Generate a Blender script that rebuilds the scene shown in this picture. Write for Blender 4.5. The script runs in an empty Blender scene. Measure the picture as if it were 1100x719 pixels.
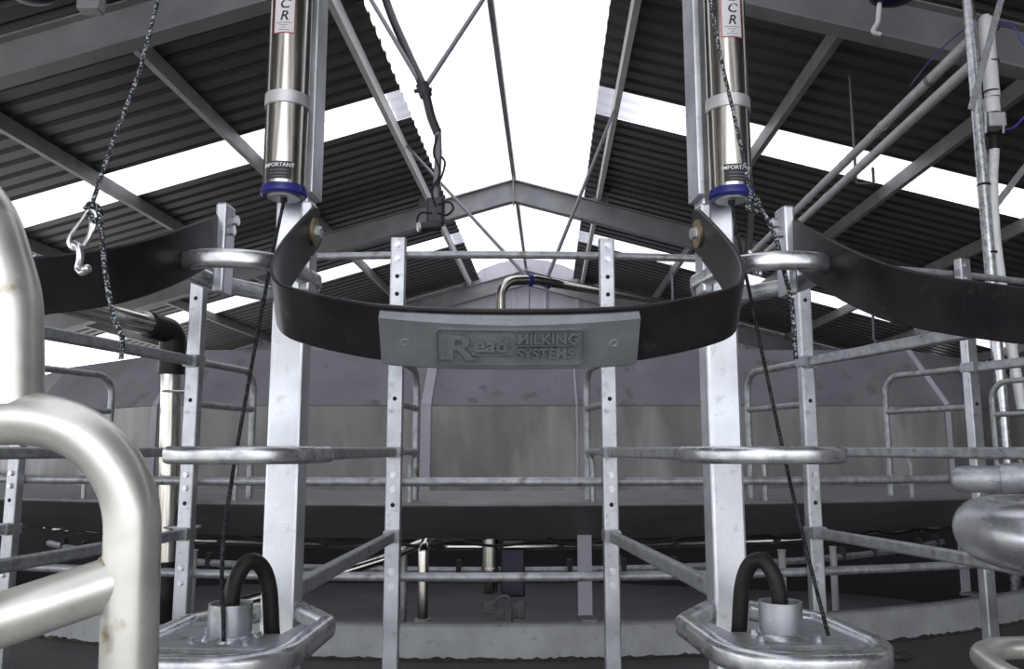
import bpy, bmesh, math, random
from mathutils import Vector, Matrix
random.seed(4)
R_ = math.radians
sc = bpy.context.scene

# ------------------------------------------------------------------ camera, world, sun, exposure
F_PX, HOR = 880.0, 483.0
PITCH = math.atan((HOR - 359.5) / F_PX)
CAMZ = 1.6
cam_d = bpy.data.cameras.new('camera'); cam = bpy.data.objects.new('camera', cam_d)
sc.collection.objects.link(cam)
cam_d.sensor_width = 36.0; cam_d.sensor_fit = 'HORIZONTAL'; cam_d.lens = F_PX / 1100 * 36
cam_d.clip_start = 0.02; cam_d.clip_end = 300
cam.location = (0, 0, CAMZ); cam.rotation_euler = (math.pi / 2 + PITCH, 0, 0)
sc.camera = cam

w = bpy.data.worlds.new('overcast_sky'); sc.world = w; w.use_nodes = True
bg = w.node_tree.nodes['Background']
_nt = w.node_tree; _tc = _nt.nodes.new('ShaderNodeTexCoord'); _sx = _nt.nodes.new('ShaderNodeSeparateXYZ'); _rp = _nt.nodes.new('ShaderNodeValToRGB')
_nt.links.new(_tc.outputs['Generated'], _sx.inputs[0]); _nt.links.new(_sx.outputs['Z'], _rp.inputs['Fac']); _nt.links.new(_rp.outputs['Color'], bg.inputs['Color'])
_rp.color_ramp.elements[0].position = 0.0; _rp.color_ramp.elements[0].color = (.84, .86, .91, 1)      # overcast: paler at the horizon, brightest overhead
_rp.color_ramp.elements[1].position = 0.9; _rp.color_ramp.elements[1].color = (1.02, 1.04, 1.10, 1)
bg.inputs['Strength'].default_value = 3.0

sun_d = bpy.data.lights.new('sun', 'SUN'); sun = bpy.data.objects.new('sun', sun_d)
sc.collection.objects.link(sun)
sun_d.energy = 4.0; sun_d.angle = R_(3); sun_d.color = (1, .96, .9)
sun.rotation_euler = Vector((-.62, -.18, .80)).to_track_quat('Z', 'Y').to_euler()

sc.view_settings.view_transform = 'Standard'; sc.view_settings.look = 'None'
sc.view_settings.exposure = 0.10; sc.view_settings.gamma = 1.0
sc.view_settings.use_curve_mapping = False

# ------------------------------------------------------------------ coordinates
cp, sp = math.cos(PITCH), math.sin(PITCH)
def P(u, v, Y):
    """world point at distance Y ahead, seen at photo position (u, v)"""
    a = (u - 550) / F_PX; b = -(v - 359.5) / F_PX
    r = Vector((a, cp - b * sp, sp + b * cp)); r *= Y / r.y
    return Vector((r.x, r.y, r.z + CAMZ))
CEN = Vector((-0.11, 7.10, 0)); PIT = 7.5; DL = 1.0
R_UP, R_OUT, DECK = 4.74, 5.72, 0.90          # upright ring, outer post ring (front face), deck level
def th(k): return PIT * k + DL
def rt(deg, r, z):
    t = R_(deg); return Vector((CEN.x + r * math.sin(t), CEN.y - r * math.cos(t), z))
def frame(deg, r=R_OUT):
    """local (tangent, outward, up) -> world at a spot of the carousel"""
    t = R_(deg)
    M = Matrix(((math.cos(t), math.sin(t), 0, CEN.x + r * math.sin(t)),
                (math.sin(t), -math.cos(t), 0, CEN.y - r * math.cos(t)),
                (0, 0, 1, 0), (0, 0, 0, 1)))
    return M      # left-handed on purpose: used on points only
def fp(deg, t, o, z, r=R_OUT): return frame(deg, r) @ Vector((t, o, z))
AX = R_(2.64); RH = 4.2; RS = 0.281; LR = -0.128 * RH
def W(l, m, z):
    """roof space: l across from the ridge, m along it, z up from the ground"""
    l += LR
    return Vector((l * math.cos(AX) + m * math.sin(AX), -l * math.sin(AX) + m * math.cos(AX), z))
def roofz(l): return CAMZ + RH - RS * abs(l)

# ------------------------------------------------------------------ materials
def _n(nt, t, **kw):
    n = nt.nodes.new(t)
    for k, v in kw.items(): setattr(n, k, v)
    return n
def mat(name, col, metal=0.0, rough=0.5, col2=None, scale=8.0, detail=4.0, kind='noise', bump=0.0, bscale=None,
        lo=0.35, hi=0.65, rvar=0.0, stain=None, stain_scale=3.0, stain_lo=0.55, stain_hi=0.7, stretch=None, spec=.5):
    m = bpy.data.materials.new(name); m.use_nodes = True; nt = m.node_tree
    b = nt.nodes['Principled BSDF']
    b.inputs['Base Color'].default_value = (*col, 1); b.inputs['Metallic'].default_value = metal
    b.inputs['Roughness'].default_value = rough
    b.inputs['Specular IOR Level'].default_value = spec
    tc = _n(nt, 'ShaderNodeTexCoord'); vec = tc.outputs['Object']
    if stretch:
        mp = _n(nt, 'ShaderNodeMapping'); mp.inputs['Scale'].default_value = stretch
        nt.links.new(vec, mp.inputs['Vector']); vec = mp.outputs['Vector']
    fac = None
    if col2 is not None:
        if kind == 'voronoi':
            t = _n(nt, 'ShaderNodeTexVoronoi'); t.inputs['Scale'].default_value = scale
            sep = _n(nt, 'ShaderNodeSeparateColor'); nt.links.new(t.outputs['Color'], sep.inputs[0]); fac = sep.outputs[0]
        else:
            t = _n(nt, 'ShaderNodeTexNoise'); t.inputs['Scale'].default_value = scale; t.inputs['Detail'].default_value = detail
            fac = t.outputs['Fac']
        nt.links.new(vec, t.inputs['Vector'])
        rp = _n(nt, 'ShaderNodeValToRGB')
        rp.color_ramp.elements[0].position = lo; rp.color_ramp.elements[0].color = (*col, 1)
        rp.color_ramp.elements[1].position = hi; rp.color_ramp.elements[1].color = (*col2, 1)
        nt.links.new(fac, rp.inputs['Fac']); out = rp.outputs['Color']
        if stain is not None:
            t2 = _n(nt, 'ShaderNodeTexNoise'); t2.inputs['Scale'].default_value = stain_scale; t2.inputs['Detail'].default_value = 6
            nt.links.new(vec, t2.inputs['Vector'])
            r2 = _n(nt, 'ShaderNodeMapRange'); r2.inputs['From Min'].default_value = stain_lo; r2.inputs['From Max'].default_value = stain_hi
            nt.links.new(t2.outputs['Fac'], r2.inputs['Value'])
            mx = _n(nt, 'ShaderNodeMix', data_type='RGBA'); mx.inputs['B'].default_value = (*stain, 1)
            nt.links.new(r2.outputs['Result'], mx.inputs['Factor']); nt.links.new(out, mx.inputs['A']); out = mx.outputs['Result']
        nt.links.new(out, b.inputs['Base Color'])
        if rvar:
            mr = _n(nt, 'ShaderNodeMapRange'); mr.inputs['To Min'].default_value = max(.02, rough - rvar); mr.inputs['To Max'].default_value = rough + rvar
            nt.links.new(fac, mr.inputs['Value']); nt.links.new(mr.outputs['Result'], b.inputs['Roughness'])
    if bump:
        t3 = _n(nt, 'ShaderNodeTexNoise'); t3.inputs['Scale'].default_value = bscale or scale * 3; t3.inputs['Detail'].default_value = 5
        nt.links.new(vec, t3.inputs['Vector'])
        bp = _n(nt, 'ShaderNodeBump'); bp.inputs['Strength'].default_value = bump; bp.inputs['Distance'].default_value = 0.01
        nt.links.new(t3.outputs['Fac'], bp.inputs['Height']); nt.links.new(bp.outputs['Normal'], b.inputs['Normal'])
    return m
M = {}
M['galv'] = mat('galvanised_steel', (.50, .52, .55), .80, .34, (.80, .82, .85), 9, detail=8, rvar=.10, lo=.30, hi=.70, stain=(.40, .40, .40), stain_scale=45, stain_lo=.60, stain_hi=.8, bump=.05, bscale=300)
M['galv_up'] = mat('spangled_galvanised_upright', (.30, .31, .33), .75, .34, (.60, .62, .65), 7, detail=8, rvar=.10, lo=.32, hi=.72, stain=(.25, .25, .25), stain_scale=45, stain_lo=.58, stain_hi=.8, bump=.05, bscale=300)
M['galv_dull'] = mat('weathered_galvanised_steel', (.27, .28, .30), .6, .45, (.40, .41, .43), 40, rvar=.08, stain=(.16, .14, .11), stain_scale=25, stain_lo=.58, stain_hi=.75, bump=.15, bscale=140)
M['galv_tube'] = mat('polished_galvanised_tube', (.40, .41, .43), .85, .28, (.60, .61, .62), 30, rvar=.1, stain=(.30, .28, .25), stain_scale=20, stain_lo=.62, stain_hi=.80, bump=.04, bscale=90)
M['galv_old'] = mat('dirty_galvanised_tube', (.50, .49, .45), .70, .33, (.70, .69, .64), 14, rvar=.1, stain=(.20, .15, .07), stain_scale=22, stain_lo=.64, stain_hi=.76, bump=.03, bscale=60)
M['stainless'] = mat('stainless_steel', (.52, .49, .44), 1, .20, (.64, .61, .56), 5, rvar=.06, stretch=(30, 30, 2))
M['stainless_band'] = mat('brushed_clamp_band', (.50, .50, .50), .8, .5, (.60, .60, .60), 40)
M['bronze'] = mat('tarnished_washer', (.22, .17, .10), .8, .45, (.32, .26, .17), 40)
M['bolt'] = mat('zinc_bolt', (.48, .50, .52), .9, .32, (.66, .68, .70), 200)
M['hole'] = mat('open_bolt_hole', (.012, .012, .014), 0, .8)
M['rubber'] = mat('black_rubber', (.012, .011, .012), 0, .42, (.02, .018, .018), 60, bump=.1, bscale=200, spec=.2)
M['band'] = mat('black_poly_strap', (.009, .008, .010), 0, .34, (.018, .015, .017), 18, rvar=.06, stain=(.055, .045, .04), stain_scale=45, stain_lo=.62, stain_hi=.8, spec=.22)
M['plate'] = mat('cast_grey_plate', (.145, .155, .17), .3, .40, (.185, .197, .21), 25, rvar=.05, bump=.12, bscale=220)
M['blue'] = mat('blue_plastic', (.012, .014, .13), 0, .35, (.02, .022, .18), 20)
M['navy'] = mat('navy_plastic', (.008, .009, .03), 0, .4)
M['label'] = mat('label_silver', (.60, .58, .60), 0, .5)
M['label_red'] = mat('label_red', (.33, .05, .045), 0, .5)
M['ink'] = mat('label_black', (.012, .012, .014), 0, .5)
M['white_ink'] = mat('label_white', (.75, .76, .78), 0, .5)
M['pvc'] = mat('white_pvc', (.72, .73, .74), 0, .35, (.80, .81, .82), 6)
M['pvc_grey'] = mat('grey_white_pvc', (.44, .42, .43), 0, .4, (.54, .52, .53), 6)
M['cable_blue'] = mat('blue_air_line', (.05, .05, .30), 0, .35)
M['chrome'] = mat('cast_zinc_hook', (.62, .63, .65), .9, .28, (.75, .75, .77), 60)
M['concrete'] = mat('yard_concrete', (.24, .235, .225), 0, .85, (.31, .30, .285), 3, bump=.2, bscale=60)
M['deck'] = mat('wet_rubber_deck', (.052, .050, .053), 0, .5, (.082, .078, .08), 5, bump=.25, bscale=90, rvar=.12)
M['kerb'] = mat('stained_pale_kerb', (.27, .275, .285), 0, .6, (.35, .36, .37), 7, stain=(.13, .125, .10), stain_scale=34, stain_lo=.60, stain_hi=.85, bump=.2, bscale=80)
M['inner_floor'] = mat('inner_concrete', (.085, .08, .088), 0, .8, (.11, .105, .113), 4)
M['shade_and_fittings'] = mat('dark_shade_and_fittings', (.02, .02, .022), 0, .7)  # inner skirt and clips, and the block that paints in shade
M['beam'] = mat('dull_painted_beam', (.11, .11, .118), .2, .5, (.15, .15, .158), 6)
M['lip'] = mat('pale_beam_lip', (.15, .147, .15), .3, .5, (.20, .197, .20), 12)
M['panel_low'] = mat('weathered_lower_panel', (.125, .119, .116), 0, .5, (.20, .192, .186), 2.5, detail=7, stain=(.30, .29, .285), stain_scale=1.6, stain_lo=.52, stain_hi=.72, stretch=(2.6, 2.6, .8), bump=.1, bscale=30)
M['panel_up'] = mat('stained_upper_panel', (.12, .114, .13), 0, .6, (.165, .157, .177), 3, detail=7, stain=(.09, .085, .09), stain_scale=9, stain_lo=.6, stain_hi=.72, bump=.08, bscale=30)
M['strip'] = mat('pale_joint_strip', (.27, .265, .30), .1, .5, (.33, .32, .36), 5)
M['roof'] = mat('dark_roof_sheet', (.050, .046, .046), .1, .34, (.062, .058, .058), 2)
M['purlin'] = mat('zinc_purlin', (.24, .236, .236), .35, .5, (.30, .295, .295), 5)
M['lit_purlin'] = mat('skylit_purlin_tone', (.58, .57, .56), .05, .5, (.66, .65, .64), 5)  # lit copy of the purlin: ridge skylight brightness put into the colour
M['rafter'] = mat('galvanised_rafter', (.23, .233, .245), .3, .55, (.32, .323, .335), 2.5, detail=6)
M['cladding'] = mat('lilac_white_cladding', (.50, .49, .55), 0, .5, (.55, .54, .60), 2)
M['black_pole'] = mat('black_pole', (.018, .018, .022), .1, .45)
M['rod'] = mat('dull_rod', (.20, .20, .22), .4, .5)
M['grime'] = mat('grey_plastic', (.16, .16, .16), 0, .5)
M['dirt'] = mat('dark_dirt', (.03, .027, .02), 0, .9, (.06, .054, .042), 60, bump=.5, bscale=120)
M['grass'] = mat('pale_dry_ground', (.42, .36, .27), 0, .9, (.50, .45, .36), .6)
def rope_mat():
    m = mat('flecked_rope', (.010, .012, .016), 0, .7, (.42, .46, .50), 560, kind='voronoi', lo=.74, hi=.84)
    return m
M['rope'] = rope_mat()
M['cord'] = mat('dark_braided_cord', (.008, .008, .010), 0, .7, (.05, .055, .06), 500, kind='voronoi', lo=.6, hi=.8, spec=.2)
def translucent(name, col, fac):
    m = bpy.data.materials.new(name); m.use_nodes = True; nt = m.node_tree
    nt.nodes.remove(nt.nodes['Principled BSDF']); out = nt.nodes['Material Output']
    d = _n(nt, 'ShaderNodeBsdfDiffuse'); d.inputs['Color'].default_value = (.8, .8, .82, 1)
    t = _n(nt, 'ShaderNodeBsdfTranslucent'); t.inputs['Color'].default_value = (*col, 1)
    tc = _n(nt, 'ShaderNodeTexCoord'); nz = _n(nt, 'ShaderNodeTexNoise'); nz.inputs['Scale'].default_value = 1.5
    nt.links.new(tc.outputs['Object'], nz.inputs['Vector'])
    mr = _n(nt, 'ShaderNodeMapRange'); mr.inputs['To Min'].default_value = fac - .06; mr.inputs['To Max'].default_value = fac + .06
    nt.links.new(nz.outputs['Fac'], mr.inputs['Value'])
    x = _n(nt, 'ShaderNodeMixShader'); nt.links.new(mr.outputs['Result'], x.inputs['Fac'])
    nt.links.new(d.outputs[0], x.inputs[1]); nt.links.new(t.outputs[0], x.inputs[2]); nt.links.new(x.outputs[0], out.inputs['Surface'])
    return m
M['skylight'] = translucent('translucent_roof_sheet', (.45, .455, .48), .80)

# ------------------------------------------------------------------ mesh builder
class MB:
    def __init__(s): s.v = []; s.f = []; s.sm = []
    def add(s, vs, fs, smooth=False):
        o = len(s.v); s.v += [Vector(a) for a in vs]
        for f in fs: s.f.append([i + o for i in f]); s.sm.append(smooth)
        return s
    def box(s, c, size, axes=None):
        ax = axes or (Vector((1, 0, 0)), Vector((0, 1, 0)), Vector((0, 0, 1))); c = Vector(c)
        vs = [c + ax[0] * (size[0] / 2 * i) + ax[1] * (size[1] / 2 * j) + ax[2] * (size[2] / 2 * k)
              for i in (-1, 1) for j in (-1, 1) for k in (-1, 1)]
        return s.add(vs, [(0, 1, 3, 2), (4, 6, 7, 5), (0, 4, 5, 1), (2, 3, 7, 6), (0, 2, 6, 4), (1, 5, 7, 3)])
    def sweep(s, path, prof, closed=False, caps=True, up=None, smooth=True, scales=None):
        """prof: 2D closed outline; up: reference direction that stays along the profile's second axis"""
        n = len(path); k = len(prof); path = [Vector(p) for p in path]; rings = []
        N = None
        for i in range(n):
            if closed: T = path[(i + 1) % n] - path[i - 1]
            else: T = path[min(i + 1, n - 1)] - path[max(i - 1, 0)]
            T = T.normalized()
            if up is not None:
                Bn = Vector(up) - T * T.dot(Vector(up)); Bn.normalize(); A = T.cross(Bn)
            else:
                if N is None:
                    N = T.orthogonal().normalized()
                else:
                    N = (N - T * T.dot(N)).normalized()
                A = N; Bn = T.cross(A)
            sc_ = scales[i] if scales else 1
            rings.append([path[i] + A * (a * sc_) + Bn * (b * sc_) for a, b in prof])
        vs = [p for r in rings for p in r]; fs = []
        for i in range(n if closed else n - 1):
            j = (i + 1) % n
            for q in range(k):
                q2 = (q + 1) % k
                fs.append((i * k + q, i * k + q2, j * k + q2, j * k + q))
        s.add(vs, fs, smooth)
        if caps and not closed:
            s.add(rings[0], [tuple(reversed(range(k)))]); s.add(rings[-1], [tuple(range(k))])
        return s
    def tube(s, path, r, seg=12, closed=False, caps=True, scales=None):
        return s.sweep(path, [(r * math.cos(2 * math.pi * i / seg), r * math.sin(2 * math.pi * i / seg)) for i in range(seg)], closed, caps, scales=scales)
    def lathe(s, base, axis, prof, seg=24, smooth=True):
        """prof: (radius, height along axis)"""
        ax = Vector(axis).normalized(); a = ax.orthogonal().normalized(); b = ax.cross(a); base = Vector(base)
        vs = []; k = seg; fs = []
        for r, h in prof:
            for i in range(seg):
                an = 2 * math.pi * i / seg
                vs.append(base + ax * h + (a * math.cos(an) + b * math.sin(an)) * r)
        for j in range(len(prof) - 1):
            for i in range(seg):
                i2 = (i + 1) % seg
                fs.append((j * k + i, j * k + i2, (j + 1) * k + i2, (j + 1) * k + i))
        s.add(vs, fs, smooth)
        return s
    def disc_cap(s, base, axis, r, seg=24):
        ax = Vector(axis).normalized(); a = ax.orthogonal().normalized(); b = ax.cross(a)
        s.add([Vector(base) + (a * math.cos(2 * math.pi * i / seg) + b * math.sin(2 * math.pi * i / seg)) * r for i in range(seg)], [tuple(range(seg))])
        return s
    def cyl(s, a, b, r, seg=12): return s.tube([Vector(a), Vector(b)], r, seg)
    def ico(s, c, r, sub=2, scale=(1, 1, 1), jitter=0):
        bm = bmesh.new(); bmesh.ops.create_icosphere(bm, subdivisions=sub, radius=1)
        rnd = random.Random(7)
        vs = [Vector(c) + Vector((v.co.x * scale[0], v.co.y * scale[1], v.co.z * scale[2])) * r * (1 + jitter * (rnd.random() - .5)) for v in bm.verts]
        fs = [tuple(v.index for v in f.verts) for f in bm.faces]; bm.free()
        return s.add(vs, fs, True)
    def arc_sweep(s, r_prof, a0, a1, seg, cap=True):
        """sweep a closed (radius, z) outline around the carousel axis"""
        full = abs(a1 - a0) >= 359.9; k = len(r_prof); n = seg if full else seg + 1; vs = []; fs = []
        for i in range(n):
            an = a0 + (a1 - a0) * i / seg
            vs += [rt(an, r, z) for r, z in r_prof]
        for i in range(seg):
            j = (i + 1) % n
            for q in range(k):
                q2 = (q + 1) % k; fs.append((i * k + q, j * k + q, j * k + q2, i * k + q2))
        s.add(vs, fs, False)
        if cap and not full:
            s.add(vs[:k], [tuple(range(k))]); s.add(vs[-k:], [tuple(reversed(range(k)))])
        return s
    def build(s, name, material, parent=None, bevel=0.0, origin=None):
        me = bpy.data.meshes.new(name)
        o = Vector((0, 0, 0))
        if parent is not None: o = parent.matrix_world.translation.copy() if False else WORLD[parent.name]
        elif origin is not None: o = Vector(origin)
        else:
            xs = [v.x for v in s.v]; ys = [v.y for v in s.v]; zs = [v.z for v in s.v]
            o = Vector(((min(xs) + max(xs)) / 2, (min(ys) + max(ys)) / 2, min(zs)))
        me.from_pydata([v - o for v in s.v], [], s.f)
        me.polygons.foreach_set('use_smooth', s.sm)
        bm = bmesh.new(); bm.from_mesh(me); bmesh.ops.recalc_face_normals(bm, faces=bm.faces)
        bm.to_mesh(me); bm.free()
        me.materials.append(material); me.update()
        if any(s.sm): me.set_sharp_from_angle(angle=R_(38))
        ob = bpy.data.objects.new(name, me); sc.collection.objects.link(ob)
        if parent is not None: ob.parent = parent; WORLD[ob.name] = o
        else: ob.location = o; WORLD[ob.name] = o
        if bevel:
            md = ob.modifiers.new('edge', 'BEVEL'); md.width = bevel; md.segments = 2; md.limit_method = 'ANGLE'; md.angle_limit = R_(40)
        return ob
WORLD = {}
def tag(o, label, cat=None, group=None, kind=None):
    if label: o['label'] = label
    if cat: o['category'] = cat
    if group: o['group'] = group
    if kind: o['kind'] = kind
    return o
def thing(name, label, cat, loc, group=None, kind=None):
    o = bpy.data.objects.new(name, None); sc.collection.objects.link(o); o.location = loc
    o.empty_display_size = .05
    WORLD[o.name] = Vector(loc)
    return tag(o, label, cat, group, kind)
def fillet(pts, rad, seg=6):
    pts = [Vector(p) for p in pts]; out = [pts[0]]
    rads = rad if isinstance(rad, (list, tuple)) else [rad] * len(pts)
    for i in range(1, len(pts) - 1):
        p = pts[i]; a = pts[i - 1] - p; b = pts[i + 1] - p; la, lb = a.length, b.length; a.normalize(); b.normalize()
        ang = a.angle(b); d = min(rads[i] / math.tan(ang / 2) if ang < 3.1 else 0, la * .49, lb * .49)
        if d < 1e-5: out.append(p); continue
        r = d * math.tan(ang / 2); c = p + (a + b).normalized() * (r / math.sin(ang / 2))
        v0 = p + a * d - c; v1 = p + b * d - c; tot = v0.angle(v1)
        for j in range(seg + 1):
            f = j / seg
            out.append(c + (v0 * math.sin((1 - f) * tot) + v1 * math.sin(f * tot)) / math.sin(tot))
    out.append(pts[-1]); return out
def spline(pts, n=8):
    pts = [Vector(p) for p in pts]; out = []
    q = [2 * pts[0] - pts[1]] + pts + [2 * pts[-1] - pts[-2]]
    for i in range(1, len(q) - 2):
        for j in range(n):
            t = j / n; a, b, c, d = q[i - 1], q[i], q[i + 1], q[i + 2]
            out.append(.5 * ((2 * b) + (c - a) * t + (2 * a - 5 * b + 4 * c - d) * t * t + (3 * b - a - 3 * c + d) * t ** 3))
    out.append(pts[-1]); return out
def rrect(w, h, r=.004, n=3):
    out = []
    for sx, sy, a0 in ((1, 1, 0), (-1, 1, 90), (-1, -1, 180), (1, -1, 270)):
        for j in range(n + 1):
            a = R_(a0 + 90 * j / n); out.append((sx * (w / 2 - r) + r * math.cos(a), sy * (h / 2 - r) + r * math.sin(a)))
    return out
def text_geo(body, size, extrude=.001, shear=0.0, align='CENTER', space=1.0, offset=0.0):
    cu = bpy.data.curves.new('lettering', 'FONT'); cu.body = body; cu.size = size; cu.extrude = extrude; cu.shear = shear
    cu.align_x = align; cu.space_character = space; cu.resolution_u = 3; cu.offset = offset
    ob = bpy.data.objects.new('lettering', cu); sc.collection.objects.link(ob)
    dg = bpy.context.evaluated_depsgraph_get(); me = bpy.data.meshes.new_from_object(ob.evaluated_get(dg))
    vs = [v.co.copy() for v in me.vertices]; fs = [tuple(p.vertices) for p in me.polygons]
    bpy.data.objects.remove(ob); bpy.data.curves.remove(cu); bpy.data.meshes.remove(me)
    return vs, fs
UP = Vector((0, 0, 1))

# ================================================================== SETTING
g = MB().box((0, 12, -.06), (90, 90, .12)).build('floor', M['concrete'])
tag(g, 'pale concrete yard under and around the milking carousel', None, kind='structure')

ceil = thing('ceiling', 'dark ribbed gable roof with white translucent strips and ridge light', None, W(0, 9, 4.0), kind='structure')
M0, M1 = -5.2, 18.75
EAVE = {-1: 8.2, 1: 8.9}
SH = 0.75
def sheet(m0, m1, la, lb, side, material, name, lift=0.0):
    pr = []; n = 3; p = (m1 - m0) / n
    for i in range(n):
        b = m0 + i * p
        pr += [(b, 0), (b + p * .60, 0), (b + p * .70, .04), (b + p * .90, .04)]
    pr.append((m1, 0))
    mb = MB(); vs = []; fs = []
    for (m, h) in pr:
        for l in (la, lb): vs.append(W(side * l, m, roofz(l) + .06 + h + lift))
    for i in range(len(pr) - 1): fs.append((2 * i, 2 * i + 1, 2 * i + 3, 2 * i + 2))
    mb.add(vs, fs)
    return mb.build(name, material, ceil)
edges = []
m = 8.55
ms = sorted([8.55 + SH * i for i in range(-20, 15)])
SKY = {8.55, 8.55 + SH * 8, 8.55 - SH * 8, 8.55 - SH * 16}
for m in ms:
    if m + SH > M1 + .3 or m < M0 - .8: continue
    for side in (-1, 1):
        if any(abs(m - s) < .01 for s in SKY): sheet(m, m + SH, 1.10, EAVE[side], side, M['skylight'], 'skylight_sheet', .004)
        else: sheet(m, m + SH, 1.10, EAVE[side], side, M['roof'], 'roof_sheet')
    # arched ridge light, one sheet per bay of the same cover width
    n = 3; p = SH / n; pr = []
    for i in range(n):
        b = m + i * p; pr += [(b, 0), (b + p * .60, 0), (b + p * .70, .03), (b + p * .90, .03)]
    pr.append((m + SH, 0)); vs = []; fs = []; K = 13
    for (mm, h) in pr:
        for j in range(K):
            f = -1 + 2 * j / (K - 1); l = 1.36 * f; z = roofz(1.3) + .20 + .42 * (1 - f * f) + h
            vs.append(W(l, mm, z))
    for i in range(len(pr) - 1):
        for j in range(K - 1): fs.append((i * K + j, i * K + j + 1, (i + 1) * K + j + 1, (i + 1) * K + j))
    MB().add(vs, fs).build('ridge_skylight_sheet', M['skylight'], ceil)
# purlins: cee sections running with the ridge
def purlin(l, side, d=.15, wd=.06, mt='purlin'):
    lp = side * l; zt = roofz(l) + .055
    o = [(-wd / 2, 0), (wd / 2, 0), (wd / 2, -.018), (wd / 2 - .006, -.018), (wd / 2 - .006, -.006), (-wd / 2 + .006, -.006), (-wd / 2 + .006, -d + .006),
         (wd / 2 - .006, -d + .006), (wd / 2 - .006, -d + .018), (wd / 2, -d + .018), (wd / 2, -d), (-wd / 2, -d)]
    a = [W(lp + side * x, M0, zt + z) for x, z in o]; b = [W(lp + side * x, M1, zt + z) for x, z in o]; k = len(o)
    MB().add(a + b, [(i, (i + 1) % k, (i + 1) % k + k, i + k) for i in range(k)]).build('purlin', M[mt], ceil)
for side in (-1, 1):
    for l in (1.30, 2.90, 4.42, 5.92, 7.30) + ((8.7,) if side > 0 else ()): purlin(l, side, mt='lit_purlin' if l < 2 else 'purlin')
MB().sweep([W(0, M0, roofz(0) + .02), W(0, M1, roofz(0) + .02)], rrect(.06, .10, .01), up=UP, smooth=False).build('ridge_member', M['rafter'], ceil)

# portal frames
def isec(d=.34, f=.16, tw=.012, tf=.016):
    return [(-f / 2, 0), (f / 2, 0), (f / 2, -tf), (tw / 2, -tf), (tw / 2, -d + tf), (f / 2, -d + tf), (f / 2, -d), (-f / 2, -d), (-f / 2, -d + tf), (-tw / 2, -d + tf), (-tw / 2, -tf), (-f / 2, -tf)]
def portal(m, label):
    t = thing('portal_frame', label, 'roof frame', W(0, m, 0), kind='structure')
    sec = isec(); k = len(sec)
    for side in (-1, 1):
        vs = []
        for l in (0, EAVE[side] - .25):
            zt = roofz(l) - .10
            vs += [W(side * l, m + x, zt + z) for x, z in sec]
        MB().add(vs, [(i, (i + 1) % k, (i + 1) % k + k, i + k) for i in range(k)] + [tuple(range(k)), tuple(range(k, 2 * k))]).build('rafter', M['rafter'], t)
        le = EAVE[side] - .25
        vs = []
        for z in (0, roofz(le) - .12):
            vs += [W(side * le + (a + .17), m + b, z) for b, a in sec]
        MB().add(vs, [(i, (i + 1) % k, (i + 1) % k + k, i + k) for i in range(k)]).build('column', M['rafter'], t)
        # haunch gusset beside the ridge opening
        MB().add([W(side * 1.10, m + s, roofz(1.1) + zz) if q == 0 else W(side * 1.45, m + s, roofz(1.45) + zz) for s in (-.006, .006) for q, zz in ((0, -.10), (1, -.10), (1, .05))],
                 [(0, 1, 2), (3, 4, 5), (0, 1, 4, 3), (1, 2, 5, 4), (0, 2, 5, 3)]).build('purlin_cleat', M['rafter'], t)
    MB().box(W(0, m, roofz(0) - .27), (.02, .18, .42), (W(1, 0, 0) - W(0, 0, 0), W(0, 1, 0) - W(0, 0, 0), UP)).build('apex_plate', M['rafter'], t)
    return t
portal(5.70, 'nearest steel roof frame crossing the top corners of the view')
portal(12.15, 'middle steel roof frame with its apex under the white ridge light')
portal(18.55, 'far steel roof frame against the end wall')

# end wall and side wall
wb = thing('wall_back', 'lilac white ribbed cladding of the far gable end', None, W(0, 18.8, 0), kind='structure')
for i in range(22):
    l0 = -7.4 + i * .75; l1 = l0 + .745
    if l0 > 8.8: break
    ctr = lambda l: (roofz(1.3) + .18 + .42 * (1 - (l / 1.36) ** 2) if abs(l) < 1.3 else roofz(l) + .05)
    vs = []; fs = []; pr = [(0, 0), (.30, 0), (.34, .03), (.41, .03), (.45, 0), (.758, .002)]
    for x, d in pr:
        l = min(l0 + x, 8.9); vs += [W(l, 18.8 - d, 0), W(l, 18.8 - d, ctr(l))]
    for q in range(len(pr) - 1): fs.append((2 * q, 2 * q + 1, 2 * q + 3, 2 * q + 2))
    MB().add(vs, fs).build('cladding_sheet', M['cladding'], wb)
wr = thing('wall_right', 'dark ribbed cladding along the right side', None, W(8.9, 10, 0), kind='structure')
for i in range(int((M1 + 5) / .75)):
    m0 = -5 + i * .75; vs = []; fs = []; pr = [(0, 0), (.30, 0), (.34, .03), (.41, .03), (.45, 0), (.745, 0)]
    for x, d in pr: vs += [W(8.9 - d, m0 + x, 0), W(8.9 - d, m0 + x, roofz(8.9) + .05)]
    for q in range(len(pr) - 1): fs.append((2 * q, 2 * q + 1, 2 * q + 3, 2 * q + 2))
    MB().add(vs, fs).build('cladding_sheet', M['roof'], wr)

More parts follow.
